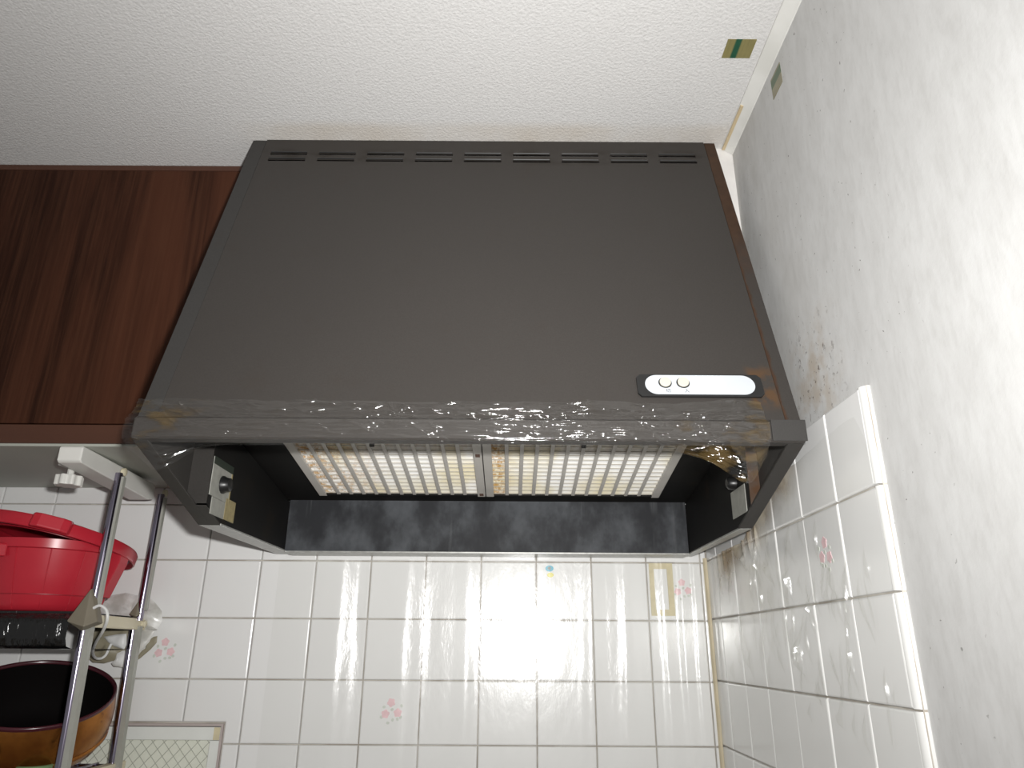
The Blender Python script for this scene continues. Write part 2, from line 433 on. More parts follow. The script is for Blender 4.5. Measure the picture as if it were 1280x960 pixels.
# flower prints fired onto single tiles
def flowers(parent, cx, cz, side, s=1.0):
    pet, lea = MB(), MB()
    def put(mb, a, b, r, lobes, dep, ph=0):
        n = lobes*6
        pts = [(cx+s*(a+r*(1+.12*math.cos(lobes*q*2*math.pi/n+ph))*math.cos(q*2*math.pi/n)),
                cz+s*(b+r*(1+.12*math.cos(lobes*q*2*math.pi/n+ph))*math.sin(q*2*math.pi/n))) for q in range(n)]
        f = (lambda p, q, d: (p, YB-d, q)) if side == 'back' else (lambda p, q, d: (XT-d, p, q))
        mb.prism(pts, f, -.0004, dep)
    for a, b in ((0, .013), (-.009, -.005), (.012, -.003)):
        put(pet, a, b, .0066, 5, .00035, random.random()*6)
    for a, b in ((.002, .002), (-.016, -.010), (.018, .008), (.004, -.014), (-.004, -.019), (.012, -.013), (-.012, .006), (.017, -.010)):
        put(lea, a, b, .0026, 2, .0003, random.random()*6)
    obj('flower_print', pet, 'petal', parent); obj('leaf_print', lea, 'leaf', parent)
def tile_at(D, side, u, v):
    best = None
    for o in D.values():
        b = WL[o]
        c = (b.x+.05, b.z+.05) if side == 'back' else (b.y-.05, b.z+.05)
        d = (c[0]-u)**2+(c[1]-v)**2
        if best is None or d < best[0]: best = (d, o)
    return best[1]
flowers(tile_at(BT, 'back', -.61, -.004), -.612, -.004, 'back')
flowers(tile_at(BT, 'back', -.205, -.10), -.205, -.100, 'back')
flowers(tile_at(RT, 'right', .833, .105), .833, .105, 'right', .95)
flowers(tile_at(BT, 'back', .30, .10), .312, .105, 'back', .9)
# corner caulk, ceiling moulding, filler beside the hood
struct(obj('trim_1', MB().prism([(XT, YB), (XT-.006, YB), (XT-.0045, YB-.003), (XT-.003, YB-.0045), (XT, YB-.006)], lambda p, q, d: (p, q, d), -.45, .16), 'caulk'))
m = MB(); m.prism([(XR, ZC), (XR-.018, ZC), (XR-.018, ZC-.003), (XR-.014, ZC-.0055), (XR-.006, ZC-.010), (XR-.002, ZC-.014), (XR, ZC-.014)],
                  lambda p, q, d: (p, d, q), YF, .990)
trim_2 = struct(obj('trim_2', m, 'molding', smooth='auto'))
obj('yellowed_strip', MB().box(XR-.0178, XR-.0125, .885, .9895, ZC-.0062, ZC-.003), 'yellowed', trim_2, bevel=.0006)
struct(obj('wall_filler', MB().box(.3385, XR, .992, 1.02, -.10+.36, ZC-.0005), 'filler_paper'))

# window: frame, wired pane
win = struct(obj('window_1', MB().box(wl, WX, YB+.055, YB+.06, WZB, WZT), 'sash'))
f = MB(); f.box(wl, WX, YB+.002, YB+.055, WZT-.004, WZT); f.box(WX-.004, WX, YB+.002, YB+.055, WZB, WZT-.004)
obj('window_reveal', f, 'window_line', win)
f = MB(); f.box(wl, WX-.004, YB+.006, YB+.04, WZT-.026, WZT-.0055); obj('window_frame', f, 'sash', win, bevel=.0012)
f = MB(); f.box(WX-.022, WX-.0055, YB+.0065, YB+.04, WZB, WZT-.0265); obj('window_frame', f, 'sash', win, bevel=.0012)
obj('tape_patch', MB().box(WX-.0165, WX-.006, YB+.0055, YB+.006, WZT-.0255, WZT-.006), 'old_tape', win)
pane = obj('pane', MB().box(wl, WX-.022, YB+.016, YB+.022, WZB, WZT-.026), 'glass', win)
wm = MB()
yy = YB+.0158; xa, xb, za, zb = -1.05, WX-.022, -.40, WZT-.026
def wire(p, q): wm.tube([(p[0], yy, p[1]), (q[0], yy, q[1])], .00055, 4, False)
stp = .0215
k = -60
for k in range(-60, 60):
    for sgn in (1, -1):
        c = k*stp                              # z = sgn*x + c'
        pts = []
        cc = -.26 - sgn*(-.75) + c*1.0
        x0, x1 = xa, xb
        # clip to the pane
        def zz(x): return sgn*x*1.12 + cc
        xlo, xhi = sorted(((za-cc)/(sgn*1.12), (zb-cc)/(sgn*1.12)))
        lo, hi = max(x0, xlo), min(x1, xhi)
        if hi-lo > .002: wire((lo, zz(lo)), (hi, zz(hi)))
tag(obj('wire_mesh', wm, 'wire_dark', pane, recalc=False), kind='stuff')

# ------------------------------------------------------------------ wall cabinet
cab = empty('wall_cabinet', (-.92, 1.2, .285), 'dark brown wood-grain wall cabinet hung under the ceiling beside the hood', 'cabinet')
CX0, CX1, CYF = -1.42, -.438, 1.045
obj('body', MB().box(CX0, CX1, CYF+.020, YB+.004, .2885, ZC-.001), 'wood', cab, bevel=.001)
obj('bottom_panel', MB().box(CX0+.001, CX1-.001, CYF+.004, YB-.001, .2845, .2884), 'cabinet_under', cab)
obj('bottom_rail', MB().box(CX0, CX1, CYF+.001, CYF+.0195, .2885, .318), 'rail_wood', cab, bevel=.0012)
for x0, x1 in ((CX0, -.932), (-.929, CX1)):
    obj('door', MB().box(x0, x1, CYF, CYF+.0195, .3195, .782), 'wood', cab, bevel=.0012)
obj('top_rail', MB().box(CX0, CX1, CYF+.001, CYF+.0195, .7835, ZC-.001), 'rail_wood', cab, bevel=.001)

# ------------------------------------------------------------------ range hood
HX0, HX1 = -.434, .335
hood = empty('range_hood', (-.05, 1.07, .16), 'dark grey sloping steel range hood with two rows of vent slots', 'range hood')
A = Vector((0, .790, .250)); B = Vector((0, .977, ZC-.0005)); SL = (B-A).length
UW = (B-A).normalized(); UN = Vector((0, -UW.z, UW.y))    # up the slope, outwards
def FP(x, wv, n=0): p = A+UW*wv+UN*n; return Vector((x, p.y, p.z))
# front panel with punched slots
slots = [(-.397+.0792*k, -.397+.0792*k+.0605) for k in range(9)]
wr = [(.5150, .5214), (.5325, .5389)]
xc = sorted({-.4105, .3165} | {a for s in slots for a in s}); wc = sorted({.0, SL} | {a for s in wr for a in s})
bm = bmesh.new(); vv = {}
def gv(i, j):
    if (i, j) not in vv: vv[(i, j)] = bm.verts.new(FP(xc[i], wc[j]))
    return vv[(i, j)]
for i in range(len(xc)-1):
    for j in range(len(wc)-1):
        if i % 2 == 1 and j % 2 == 1: continue
        bm.faces.new((gv(i, j), gv(i+1, j), gv(i+1, j+1), gv(i, j+1)))
bmesh.ops.recalc_face_normals(bm, faces=bm.faces)
if bm.faces[:][0].normal.dot(UN) < 0: bmesh.ops.reverse_faces(bm, faces=bm.faces)
bmesh.ops.solidify(bm, geom=bm.faces[:], thickness=.0022)
bm.verts.index_update()
mb = MB(); mb.add([v.co.copy() for v in bm.verts], [tuple(v.index for v in f.verts) for f in bm.faces]); bm.free()
obj('front_panel', mb, 'hood_front', hood)
# rolled lips around the slots
for a, b in slots:
    for w0, w1 in wr:
        mb = MB(); mb.tube([FP(a+.001, w1+.0006, .0004), FP(b-.001, w1+.0006, .0004)], .0011, 6)
        obj('slot_lip', mb, 'black_plastic', hood)
def strip(x0, x1, w0, w1, n0, n1): 
    m = MB(); m.add([FP(x, wv, n) for n in (n0, n1) for wv in (w0, w1) for x in (x0, x1)],
                    [(0, 2, 3, 1), (4, 5, 7, 6), (0, 1, 5, 4), (2, 6, 7, 3), (0, 4, 6, 2), (1, 3, 7, 5)]); return m
obj('edge_strip', strip(HX0, -.4115, 0, SL, -.006, -.0012), 'hood_strip', hood, bevel=.0008)
obj('edge_strip', strip(.3175, HX1, 0, SL, -.006, -.0012), 'hood_strip_rust', hood, bevel=.0008)
# side sheets
prof = [(.979, ZC-.001), (.7925, .250), (.786, .2475), (.786, .2245), (1.0, .1600), (YB-.001, .1640), (YB-.001, ZC-.001)]
for s, x0, x1, mm in ((-1, HX0, HX0+.0022, 'hood_strip'), (1, HX1-.0022, HX1, 'hood_strip_rust')):
    obj('side_panel', MB().prism(prof, lambda p, q, d: (d, p, q), x0, x1), 'hood_flange' if s < 0 else 'hood_strip', hood)
# folded flanges along the lower side edges
def flange(x0, x1, ya, za, yb, zb, th=.003):
    m = MB(); m.add([(x0, ya, za), (x1, ya, za), (x1, yb, zb), (x0, yb, zb), (x0, ya, za+th), (x1, ya, za+th), (x1, yb, zb+th), (x0, yb, zb+th)],
                    [(0, 1, 2, 3), (4, 7, 6, 5), (0, 4, 5, 1), (1, 5, 6, 2), (2, 6, 7, 3), (3, 7, 4, 0)]); return m
obj('side_flange', flange(HX0, HX0+.017, .790, .2225, 1.0, .1592), 'hood_flange', hood, bevel=.0007)
obj('side_flange', flange(HX1-.019, HX1, .790, .2225, 1.0, .1592), 'hood_flange', hood, bevel=.0007)
obj('side_flange', flange(HX0+.0172, -.404, .9435, .1763, 1.0, .1594), 'hood_flange', hood)
obj('side_flange', flange(.318, HX1-.0192, .9435, .1763, 1.0, .1594), 'hood_flange', hood)
obj('bottom_flange', flange(HX0+.001, -.403, 1.0, .1590, YB-.001, .1625), 'bare_edge', hood, bevel=.0006)
obj('bottom_flange', flange(.319, HX1-.001, 1.0, .1590, YB-.001, .1625), 'bare_edge', hood, bevel=.0006)
# front lip
obj('front_lip', MB().prism([(.7845, .2225), (.7825, .2245), (.7825, .2465), (.787, .2498), (.800, .2498), (.800, .2460), (.7865, .2460), (.7865, .2262), (.800, .2262), (.800, .2225)],
                            lambda p, q, d: (d, p, q), HX0+.0025, HX1-.0025), 'hood_front', hood, smooth=False)
obj('corner_cap', MB().box(.296, HX1+.0005, .7800, .7822, .2235, .2485), 'hood_strip', hood, bevel=.0006)
# inner box
IXL, IXR = -.404, .318
def zroof(y): return .2545-(y-1.25)*.14
for x0, x1 in ((IXL-.002, IXL), (IXR, IXR+.002)):
    obj('inner_side_panel', MB().prism([(.945, .1775), (1.0, .1620), (1.3, .1640), (1.3, zroof(1.3)+.002), (.945, zroof(.945)+.002)], lambda p, q, d: (d, p, q), x0, x1), 'hood_inner', hood)
obj('inner_post', MB().box(HX0+.0025, IXL, .9435, .9455, .177, zroof(.945)), 'hood_flange', hood)
obj('inner_post', MB().box(IXR, HX1-.0025, .9435, .9455, .177, zroof(.945)), 'hood_flange_rust', hood)
y0, y1 = .834, 1.302
roof = MB(); roof.add([(x, y, zroof(y)+d) for d in (.0064, .008) for y in (y0, y1) for x in (HX0+.0025, HX1-.0025)],
                      [(0, 2, 3, 1), (4, 5, 7, 6), (0, 1, 5, 4), (2, 6, 7, 3), (0, 4, 6, 2), (1, 3, 7, 5)])
obj('canopy_roof', roof, 'hood_inner', hood)
obj('rear_panel', MB().box(IXL+.0005, IXR-.0005, 1.300, 1.302, .1630, .2575), 'hood_rear', hood)
obj('rear_flange', MB().box(IXL, IXR, 1.2985, YB-.001, .1600, .1630), 'bare_edge', hood, bevel=.0006)
# control panel
cp = obj('control_panel', MB().prism([(.154, .033), (.296, .033), (.3005, .038), (.3005, .062), (.296, .067), (.154, .067), (.150, .062), (.150, .038)],
         lambda p, q, d: FP(p, q, d), 0, .003), 'black_plastic', hood, bevel=.0006)
def capsule(cx0, cx1, wcn, r, n=14):
    return [(cx1+r*math.sin(k*math.pi/n), wcn-r*math.cos(k*math.pi/n)) for k in range(n+1)]+[(cx0-r*math.sin(k*math.pi/n), wcn+r*math.cos(k*math.pi/n)) for k in range(n+1)]
obj('face_plate', MB().prism(capsule(.174, .2765, .0502, .0146), lambda p, q, d: FP(p, q, d), .003, .0042), 'silver_plate', cp, bevel=.0004)
for bx in (.1835, .2050):
    ring = [(bx+.0080*math.cos(k*math.pi/16), .0525+.0080*math.sin(k*math.pi/16)) for k in range(32)]
    cap = [(bx+.0068*math.cos(k*math.pi/16), .0525+.0068*math.sin(k*math.pi/16)) for k in range(32)]
    obj('button_ring', MB().prism(ring, lambda p, q, d: FP(p, q, d), .0042, .0046), 'black_plastic', cp)
    obj('button', MB().prism(cap, lambda p, q, d: FP(p, q, d), .0042, .0072), 'button_cream', cp, bevel=.001)
for k in range(6):
    ax, r = .2165, .0145+.0048*k
    am = math.asin(min(.0135/r, .98)); n = 14
    pts = [(ax+r*math.cos(-am+2*am*q/n), .0502+r*math.sin(-am+2*am*q/n)) for q in range(n+1)]
    pts += [(ax+(r-.0013)*math.cos(am-2*am*q/n), .0502+(r-.0013)*math.sin(am-2*am*q/n)) for q in range(n+1)]
    obj('ripple_line', MB().prism(pts, lambda p, q, d: FP(p, q, d), .0042, .0046), 'arc_white', cp)
def lettering(txt, x, wv, size, parent):
    cu = bpy.data.curves.new('lettering', 'FONT'); cu.body = txt; cu.size = size; cu.align_x = 'CENTER'; cu.extrude = .0001
    to = bpy.data.objects.new('tmp', cu); col.objects.link(to)
    dg = bpy.context.evaluated_depsgraph_get(); me = bpy.data.meshes.new_from_object(to.evaluated_get(dg))
    mb = MB(); mb.add([FP(x+v.co.x, wv+v.co.y, .00445+v.co.z) for v in me.vertices], [tuple(p.vertices) for p in me.polygons])
    bpy.data.objects.remove(to); bpy.data.meshes.remove(me)
    if mb.v: obj('lettering', mb, 'print_ink', parent)
lettering('切', .1860, .0382, .0060, cp); lettering('入', .2080, .0382, .0060, cp)
# lamp label and switch inside, left; lamp holder right
def on_left(y0, y1, z0, z1, d0, d1): return MB().box(IXL+d0, IXL+d1, y0, y1, z0, z1)
lb = obj('switch_plate', on_left(.9465, 1.016, .192, .2445, 0, .0012), 'label_white', hood, bevel=.0004)
obj('switch_title', on_left(.9465, 1.0165, .2345, .2450, .0012, .0015), 'label_dark', lb)
obj('switch_border', on_left(1.0125, 1.0160, .192, .2345, .0012, .0016), 'label_yellow', lb)
obj('notice_sticker', on_left(.958, 1.005, .1685, .1915, 0, .0010), 'label_white', lb)
obj('rating_sticker', on_left(1.005, 1.042, .1690, .1985, 0, .0014), 'label_yellow', lb)
kn = MB().lathe([(0, .013), (.006, .013), (.0092, .011), (.0100, .006), (.0125, .002), (.0125, 0)], Matrix.Translation((IXL+.0012, .985, .213)) @ Matrix.Rotation(math.pi/2, 4, 'Y'), 20)
obj('switch_knob', kn, 'black_plastic', lb, smooth='auto')
rp = obj('lamp_plate', MB().box(IXR-.0012, IXR, .960, 1.024, .176, .214), 'label_white', hood, bevel=.0004)
obj('lamp_socket', MB().lathe([(0, .012), (.006, .012), (.009, .009), (.010, 0)], Matrix.Translation((IXR-.0002, 1.002, .2235)) @ Matrix.Rotation(-math.pi/2, 4, 'Y'), 18), 'black_plastic', rp, smooth='auto')

# ------------------------------------------------------------------ grease filters lying in the canopy
def make_filter(X0, X1, label, seed):
    ya, yb = .968, 1.252
    base = ((X0+X1)/2, (ya+yb)/2, zroof((ya+yb)/2)-.003)
    r = empty('grease_filter', base, label, 'grease filter', 'grease filters in the hood')
    def slab(x0, x1, y0, y1, d0, d1):
        m = MB(); m.add([(x, y, zroof(y)+d) for d in (d0, d1) for y in (y0, y1) for x in (x0, x1)],
                        [(0, 2, 3, 1), (4, 5, 7, 6), (0, 1, 5, 4), (2, 6, 7, 3), (0, 4, 6, 2), (1, 3, 7, 5)]); return m
    npl = 15; pit = (yb-.006-.992)/npl; pl = []          # pleats added to the cloth, tilted to the room to catch more flash
    for k in range(npl):
        ya_ = .992+k*pit; pl += [(ya_, zroof(ya_)+.0060), (ya_+pit*.86, zroof(ya_+pit*.86)+.0006)]
    yz = pl+[(q[0], q[1]+.0006) for q in pl[::-1]]
    mm = MB()
    n_ = len(pl)
    mm.add([(x, y, z) for x in (X0+.008, X1-.008) for y, z in pl], [(i, i+1, n_+i+1, n_+i) for i in range(n_-1)])
    obj('filter_media', mm, 'media', r, recalc=False)
    f = slab(X0, X0+.0135, ya, yb, -.002, .0060)
    obj('frame_side', f, 'filter_frame', r, bevel=.0008)
    obj('frame_side', slab(X1-.0135, X1, ya, yb, -.002, .0058), 'filter_frame', r, bevel=.0008)
    obj('frame_end', slab(X0+.0135, X1-.0135, ya, ya+.010, -.002, .0058), 'filter_frame', r, bevel=.0008)
    obj('frame_end', slab(X0+.0135, X1-.0135, yb-.008, yb, -.002, .0058), 'hood_inner', r, bevel=.0008)
    n = 11; step = (X1-X0-.027)/(n+1); b0 = None
    for k in range(1, n+1):
        x = X0+.0135+step*k
        if b0 is None: b0 = obj('bar', slab(x-.003, x+.003, ya+.010, yb-.008, -.0018, .0004), 'filter_frame', r, bevel=.0006, origin=(x, base[1], base[2]))
        else: dup(b0, r, (x, base[1], base[2]))
    w0 = None
    for k in range(15):
        y = 1.002+k*(yb-.012-1.002)/14
        if w0 is None: w0 = obj('wire', MB().tube([(X0+.0135, y, zroof(y)+.0005), (X1-.0135, y, zroof(y)+.0005)], .0007, 5), 'wire_grey', r, origin=(base[0], y, zroof(y)))
        else: dup(w0, r, (base[0], y, zroof(y)))
    return r, slab
f1, slab = make_filter(-.338, -.0455, 'grease filter with rust-stained left half of mesh, beside the left hood wall', 1)
f2, slab = make_filter(-.0440, .2600, 'grease filter with orange grease stain along its middle joint and a cleaner white mesh', 2)
f1['label'] = 'grease filter with small rust squares on its frame, white mesh stained brown at both ends'
f2['label'] = 'grease filter with orange grease down one end slot, no rust squares on its frame'
for y in (.985, 1.06, 1.235): obj('rust_patch', slab(-.0555, -.0485, y, y+.012, -.0023, -.0019), 'rust_patch', f1)
for r, px in ((f1, 471), (f2, 727)):
    x = on_z(px, 550, zroof(1.0)).x
    obj('clip', MB().box(x-.0035, x+.0035, .985, .990, zroof(1.0)-.0195, zroof(1.0)+.002), 'hood_flange', r, bevel=.0008)

# ------------------------------------------------------------------ cling film wound round the hood lip
def nz(x, y, z, s): return noise.noise(Vector((x*s, y*s, z*s)))
rw_ = random.Random(5); ridges = []
for k in range(280):                             # long thin pulled folds: x middle, across, half length, lean, height, width
    x_ = rw_.uniform(-.43, .285); end = x_ > .16 or x_ < -.37
    ridges.append((x_, rw_.uniform(.02, .95 if end else .72), *((rw_.uniform(.008, .045), rw_.gauss(0, 5.0 if end else .9)) if k % 2 else (rw_.uniform(.005, .018), rw_.gauss(0, 6.0)-x_*8)), rw_.uniform(.0006, .0020)*(1.5 if end else 1), rw_.uniform(.010, .020)))
    if ridges[-1][1] < .36: ridges[-1] = ridges[-1][:4]+(ridges[-1][4]*2.2, ridges[-1][5]*.9)
def hood_wrap(i, j):
    x = -.4385+i*(.292+.4385)
    hang = .034*math.exp(-((x+.395)/.030)**2)+.040*math.exp(-((x-.262)/.026)**2)+.012*math.exp(-((x-.22)/.04)**2)
    wob = .004*nz(x, 1, 0, 14)
    top = .024+wob+.004*math.exp(-((x-.27)/.04)**2)
    path = [FP(x, top, .001), FP(x, .012, .003), FP(x, .001, .004), Vector((x, .7795, .2440)), Vector((x, .7780, .2330)), Vector((x, .7800, .2215)),
            Vector((x, .786-hang*.25, .2195-hang*.5)), Vector((x, .795-hang*.35, .2190-hang))]
    q = j*(len(path)-1); k = min(int(q), len(path)-2); fr = q-k
    p = path[k].lerp(path[k+1], fr)
    n1 = abs(nz(x, j*.14, 3, 26)); n3 = abs(nz(x*.35, j*.5, 5, 40))
    amp = .0026+.003*math.exp(-((x-.26)/.05)**2)+.003*math.exp(-((x+.41)/.04)**2)
    d = amp*(n1*1.0+n3*.8)
    for rx, rj, ln, lean, h, wd in ridges:
        dx = x-rx
        if abs(dx) < ln:
            u = (j-rj-lean*dx)/wd
            if -3 < u < 3: d += h*math.exp(-u*u)*(1-(dx/ln)**2)
    out = UN if j < .35 else (Vector((0, -1, -.2)) if j < .8 else Vector((0, -.8, -.5)))
    return p+out*d+Vector((.006*nz(x, j*.2, 9, 20)*j, 0, 0))
wrap = tag(obj('cling_film', MB().grid(hood_wrap, 520, 90), 'hood_film', smooth=True, recalc=False),
           'crinkled clear cling film wrapped along the lower front edge of the hood', 'plastic film')

# ------------------------------------------------------------------ clear film sheet over the tiles
XS = -.425                                       # left edge on the back wall
Lb = XT-.012-XS; Rr = .012; La = Rr*math.pi/2; Lr = YB-.012-.692
Ltot = Lb+La+Lr
folds = [(-.312, .026, .0105), (-.185, .026, .0095), (-.082, .014, .0032), (.147, .014, .0040), (.205, .010, .0030), (.275, .009, .0038), (.310, .008, .0045), (.335, .006, .0035), (-.372, .014, .0022)]
rc_ = random.Random(11); creases = []
for k in range(120):                              # sharp little creases on the right wall: y, z middle, length, lean, height
    yy_ = rc_.gauss(1.02, .11) if k < 85 else rc_.uniform(.72, .95)
    creases.append((yy_, rc_.uniform(-.03, .15) if k < 85 else rc_.uniform(-.08, .09), rc_.uniform(.008, .035), rc_.gauss(-.02, .16), rc_.uniform(.0040, .0072), rc_.uniform(.0017, .0023)))
def sheet(i, j):
    s = i*Lb/.25 if i < .25 else (Lb+(i-.25)/.01*La if i < .26 else Lb+La+(i-.26)/.74*Lr)
    if s < Lb: P = Vector((XS+s, YB-.0022)); N = Vector((0, -1)); y = None
    elif s < Lb+La:
        a = (s-Lb)/Rr; P = Vector((XT-.012+.0098*math.sin(a), YB-.012+.0098*math.cos(a))); N = Vector((-math.sin(a), -math.cos(a)))
    else: P = Vector((XT-.0022, YB-.012-(s-Lb-La))); N = Vector((-1, 0))
    if s < Lb+La: zt = .1535
    else:
        y = P.y
        pts = [(.690, .190), (.712, .232), (.80, .228), (.93, .219), (1.04, .190), (1.10, .158), (1.36, .154)]
        for (ya, za), (yb, zb) in zip(pts, pts[1:]):
            if y <= yb: zt = za+(zb-za)*(y-ya)/(yb-ya); break
    zt += .0022*nz(s, 0, 4, 25)
    z = zt+(-.44-zt)*j
    d = .0010*abs(nz(P.x, P.y, z*.15, 30))
    if s < Lb:
        for c, wd, h in folds:
            cc = c+.012*nz(c*7, z*.5, 1, 5)
            d += h*math.exp(-((P.x-cc)/wd)**2)*(.85+.3*nz(c*9, z, 2, 7))
    elif s > Lb+La:
        k = s-Lb-La
        fade = min(1, max(0, (.30-abs(z))/.12))
        d += .0016*math.exp(-((k-.3)/.25)**2)*abs(nz(P.y, z*.3, 3, 22))*(.3+.7*fade)
        for cy, cz, ln, lean, h, wd in creases:
            dz = z-cz
            if abs(dz) < ln:
                q = (P.y-cy-lean*dz-.004*math.sin(dz*60+cy*50))/wd
                if -3 < q < 3: d += h*math.exp(-q*q)*(1-(dz/ln)**2)
        for c, wd, h in ((.022, .006, .005), (.058, .006, .0045), (.085, .005, .004), (.118, .006, .004)):
            d += h*math.exp(-((k-c)/wd)**2)*(.7+.5*nz(c*20, z, 1, 8))
        hem = max(0, 1-(zt-z)/.05)*math.exp(-((k-.26)/.14)**2)     # slack, bunched hem under the hood
        d += .008*hem*(.5+nz(P.y*1.0, z, 2, 18))
    d = max(d, .0003)
    return Vector((P.x+N.x*d, P.y+N.y*d, z))
tag(obj('wall_film', MB().grid(sheet, 1400, 110), 'wall_film', smooth=True, recalc=False),
    'wrinkled clear plastic sheet covering the white tiles below the hood and round the corner', 'plastic film')

# ------------------------------------------------------------------ tape squares, old sticker, pin sticker
tag(obj('tape_square', MB().box(.2965, .3365, .762, .7955, ZC-.0007, ZC-.0001), 'tape_gold'), 'gold tape square with a dark green stripe stuck on the ceiling', 'tape')
tag(obj('tape_square', MB().box(XR-.0007, XR-.0001, .773, .808, .7315, .7655), 'tape_olive'), 'olive green tape square stuck on the right wallpaper', 'tape')
r = MB()
for b in ((.2535, .2965, .0585, .069), (.2535, .2965, .1405, .1505), (.2535, .262, .069, .1405), (.286, .2965, .069, .1405)):
    r.box(b[0], b[1], YB-.0018, YB-.0004, b[2], b[3])
tag(obj('tape_residue', r, 'old_tape'), 'yellowed tape remnant with a worn white middle on the tile wall', 'tape')
st = empty('tile_sticker', (.071, YB-.0005, .128), 'tiny blue and yellow sticker on a tile below the hood', 'sticker')
def disc(cx, cz, rx, rz, d0, d1): return MB().prism([(cx+rx*math.cos(k*math.pi/10), cz+rz*math.sin(k*math.pi/10)) for k in range(20)], lambda p, q, d: (p, YB-d, q), d0, d1)
obj('blue_disc', disc(.071, .140, .0075, .0055, .0004, .0018), 'sticker_blue', st)
obj('white_dot', disc(.0705, .1405, .003, .0028, .0018, .002), 'label_white', st)
obj('yellow_disc', disc(.0725, .1285, .006, .0042, .0004, .0016), 'sticker_yellow', st)

# ------------------------------------------------------------------ hanging dish rack
RX, PF, PR = -.646, 1.146, 1.297               # right frame, front post, rear post
rack = empty('dish_rack', (-.90, 1.22, -.19), 'chrome two-tier dish rack hung from the cabinet by a white clamp bracket', 'dish rack')
def post(x, y, z0, z1, dx=0, dy=0):
    m = MB(); pf = [(-.0055, -.0055), (.0055, -.0055), (.0055, .0055), (-.0055, .0055)]
    m.add([(x+a+(dx if z == z0 else 0), y+b+(dy if z == z0 else 0), z) for z in (z0, z1) for a, b in pf], [(0, 3, 2, 1), (4, 5, 6, 7)]+[(i, (i+1) % 4, 4+(i+1) % 4, 4+i) for i in range(4)])
    return m
for X in (RX, -1.185):
    obj('clamp_bracket', MB().prism([(1.046, .2815), (1.046, .2625), (1.050, .2590), (1.268, .2465), (1.284, .2500), (1.284, .2720), (1.276, .2770), (1.060, .2843), (1.048, .2843)],
             lambda p, q, d: (d, p, q), X-.036, X), 'white_plastic', rack, bevel=.0022, seg=3)
    kx, ky = X-.043, 1.098
    kp = [(kx+.0185*(1+.10*math.cos(8*a))*math.cos(a), ky+.0185*(1+.10*math.cos(8*a))*math.sin(a)) for a in [k*2*math.pi/64 for k in range(64)]]
    obj('clamp_knob', MB().prism(kp, lambda p, q, d: (p, q, d), .2340, .2500), 'white_plastic', rack, bevel=.002)
    obj('clamp_screw', MB().tube([(kx, ky, .2500), (kx, ky, .2700)], .005, 10), 'white_plastic', rack)
    obj('clamp_foot', MB().box(X-.058, X-.0355, 1.085, 1.130, .2640, .2720), 'white_plastic', rack, bevel=.002)
    for y in (PF, PR):
        zt = .266 if y < 1.2 else .262
        obj('post', MB().tube([(X+.0066, y, .043), (X+.0066, y, zt)], .0060, 16), 'chrome', rack, smooth='auto')
        obj('post_trim', MB().box(X+.0122, X+.0162, y-.002, y+.006, .060, zt-.006), 'grey_strip', rack)
        obj('post', MB().tube([(X+.003, y+.004, -.192), (X-.003, y+.004, .040)], .0060, 16), 'chrome', rack, smooth='auto')
        m = post(X+.0042, y+.006, -.190, .034, dx=.006); obj('post_trim', m, 'grey_strip', rack)
        obj('post_pin', MB().lathe([(0, .006), (.004, .006), (.0066, .0045), (.0066, 0), (0, 0)], Matrix.Translation((X+.0085, y+.005, zt+.003)) @ Matrix.Rotation(math.pi/2, 4, 'Y'), 18), 'cream_plastic', rack, smooth='auto')
        c = MB(); z = .040; k_ = 1 if y < 1.2 else .45
        c.add([(X-.017, y-.020, z-.004), (X+.012, y-.024, z-.012), (X+.024, y-.010, z-.004), (X+.022, y+.010, z-.006), (X-.014, y+.010, z-.004),
               (X+.004, y-.010, z+.044), (X+.008, y+.002, z+.042), (X+.004, y-.012, z-.018)],
              [(0, 5, 1), (1, 5, 2), (2, 5, 6), (2, 6, 3), (3, 6, 4), (4, 6, 5), (4, 5, 0), (0, 1, 7), (1, 2, 7), (2, 3, 7), (3, 4, 7), (4, 0, 7)])
        c.v = [Vector((X+(p.x-X)*k_, y+(p.y-y)*k_, (p.z-.040)*k_+(.040 if k_ == 1 else .055))) for p in c.v]
        obj('corner_cover', c, 'taupe_plastic', rack, bevel=.0012)
    obj('side_rail', MB().box(X-.007, X+.006, 1.132, 1.326, .028, .047), 'cream_plastic', rack, bevel=.002)
    obj('side_rail', MB().box(X-.007, X+.010, 1.132, 1.332, -.198, -.176), 'cream_plastic', rack, bevel=.002)
    obj('rail_pin', MB().lathe([(0, .006), (.004, .006), (.0060, .0045), (.0060, 0), (0, 0)], Matrix.Translation((X+.006, 1.314, .038)) @ Matrix.Rotation(math.pi/2, 4, 'Y'), 18), 'cream_plastic', rack, smooth='auto')
# upper tray wrapped in black film, lower wire shelf
def tray(i, j):
    x = -1.175+i*(.515)
    pr = [(1.33, .0490), (1.15, .0490), (1.136, .047), (1.128, .038), (1.128, .012), (1.134, .0005), (1.15, -.003), (1.33, -.003)]
    q = j*(len(pr)-1); k = min(int(q), len(pr)-2); f = q-k
    y = pr[k][0]+(pr[k+1][0]-pr[k][0])*f; z = pr[k][1]+(pr[k+1][1]-pr[k][1])*f
    d = .0035*abs(nz(x, z*.25, 2, 60)); return Vector((x, y-d, z))
obj('upper_tray', MB().grid(tray, 200, 28), 'black_tray', rack, smooth=True)
obj('upper_tray_floor', MB().box(-1.175, -.661, 1.138, 1.335, .0475, .0505), 'black_tray', rack)
for y in (1.140, 1.322): obj('shelf_rod', MB().tube([(-1.185, y, -.184), (-.65, y, -.184)], .004, 8), 'chrome', rack)
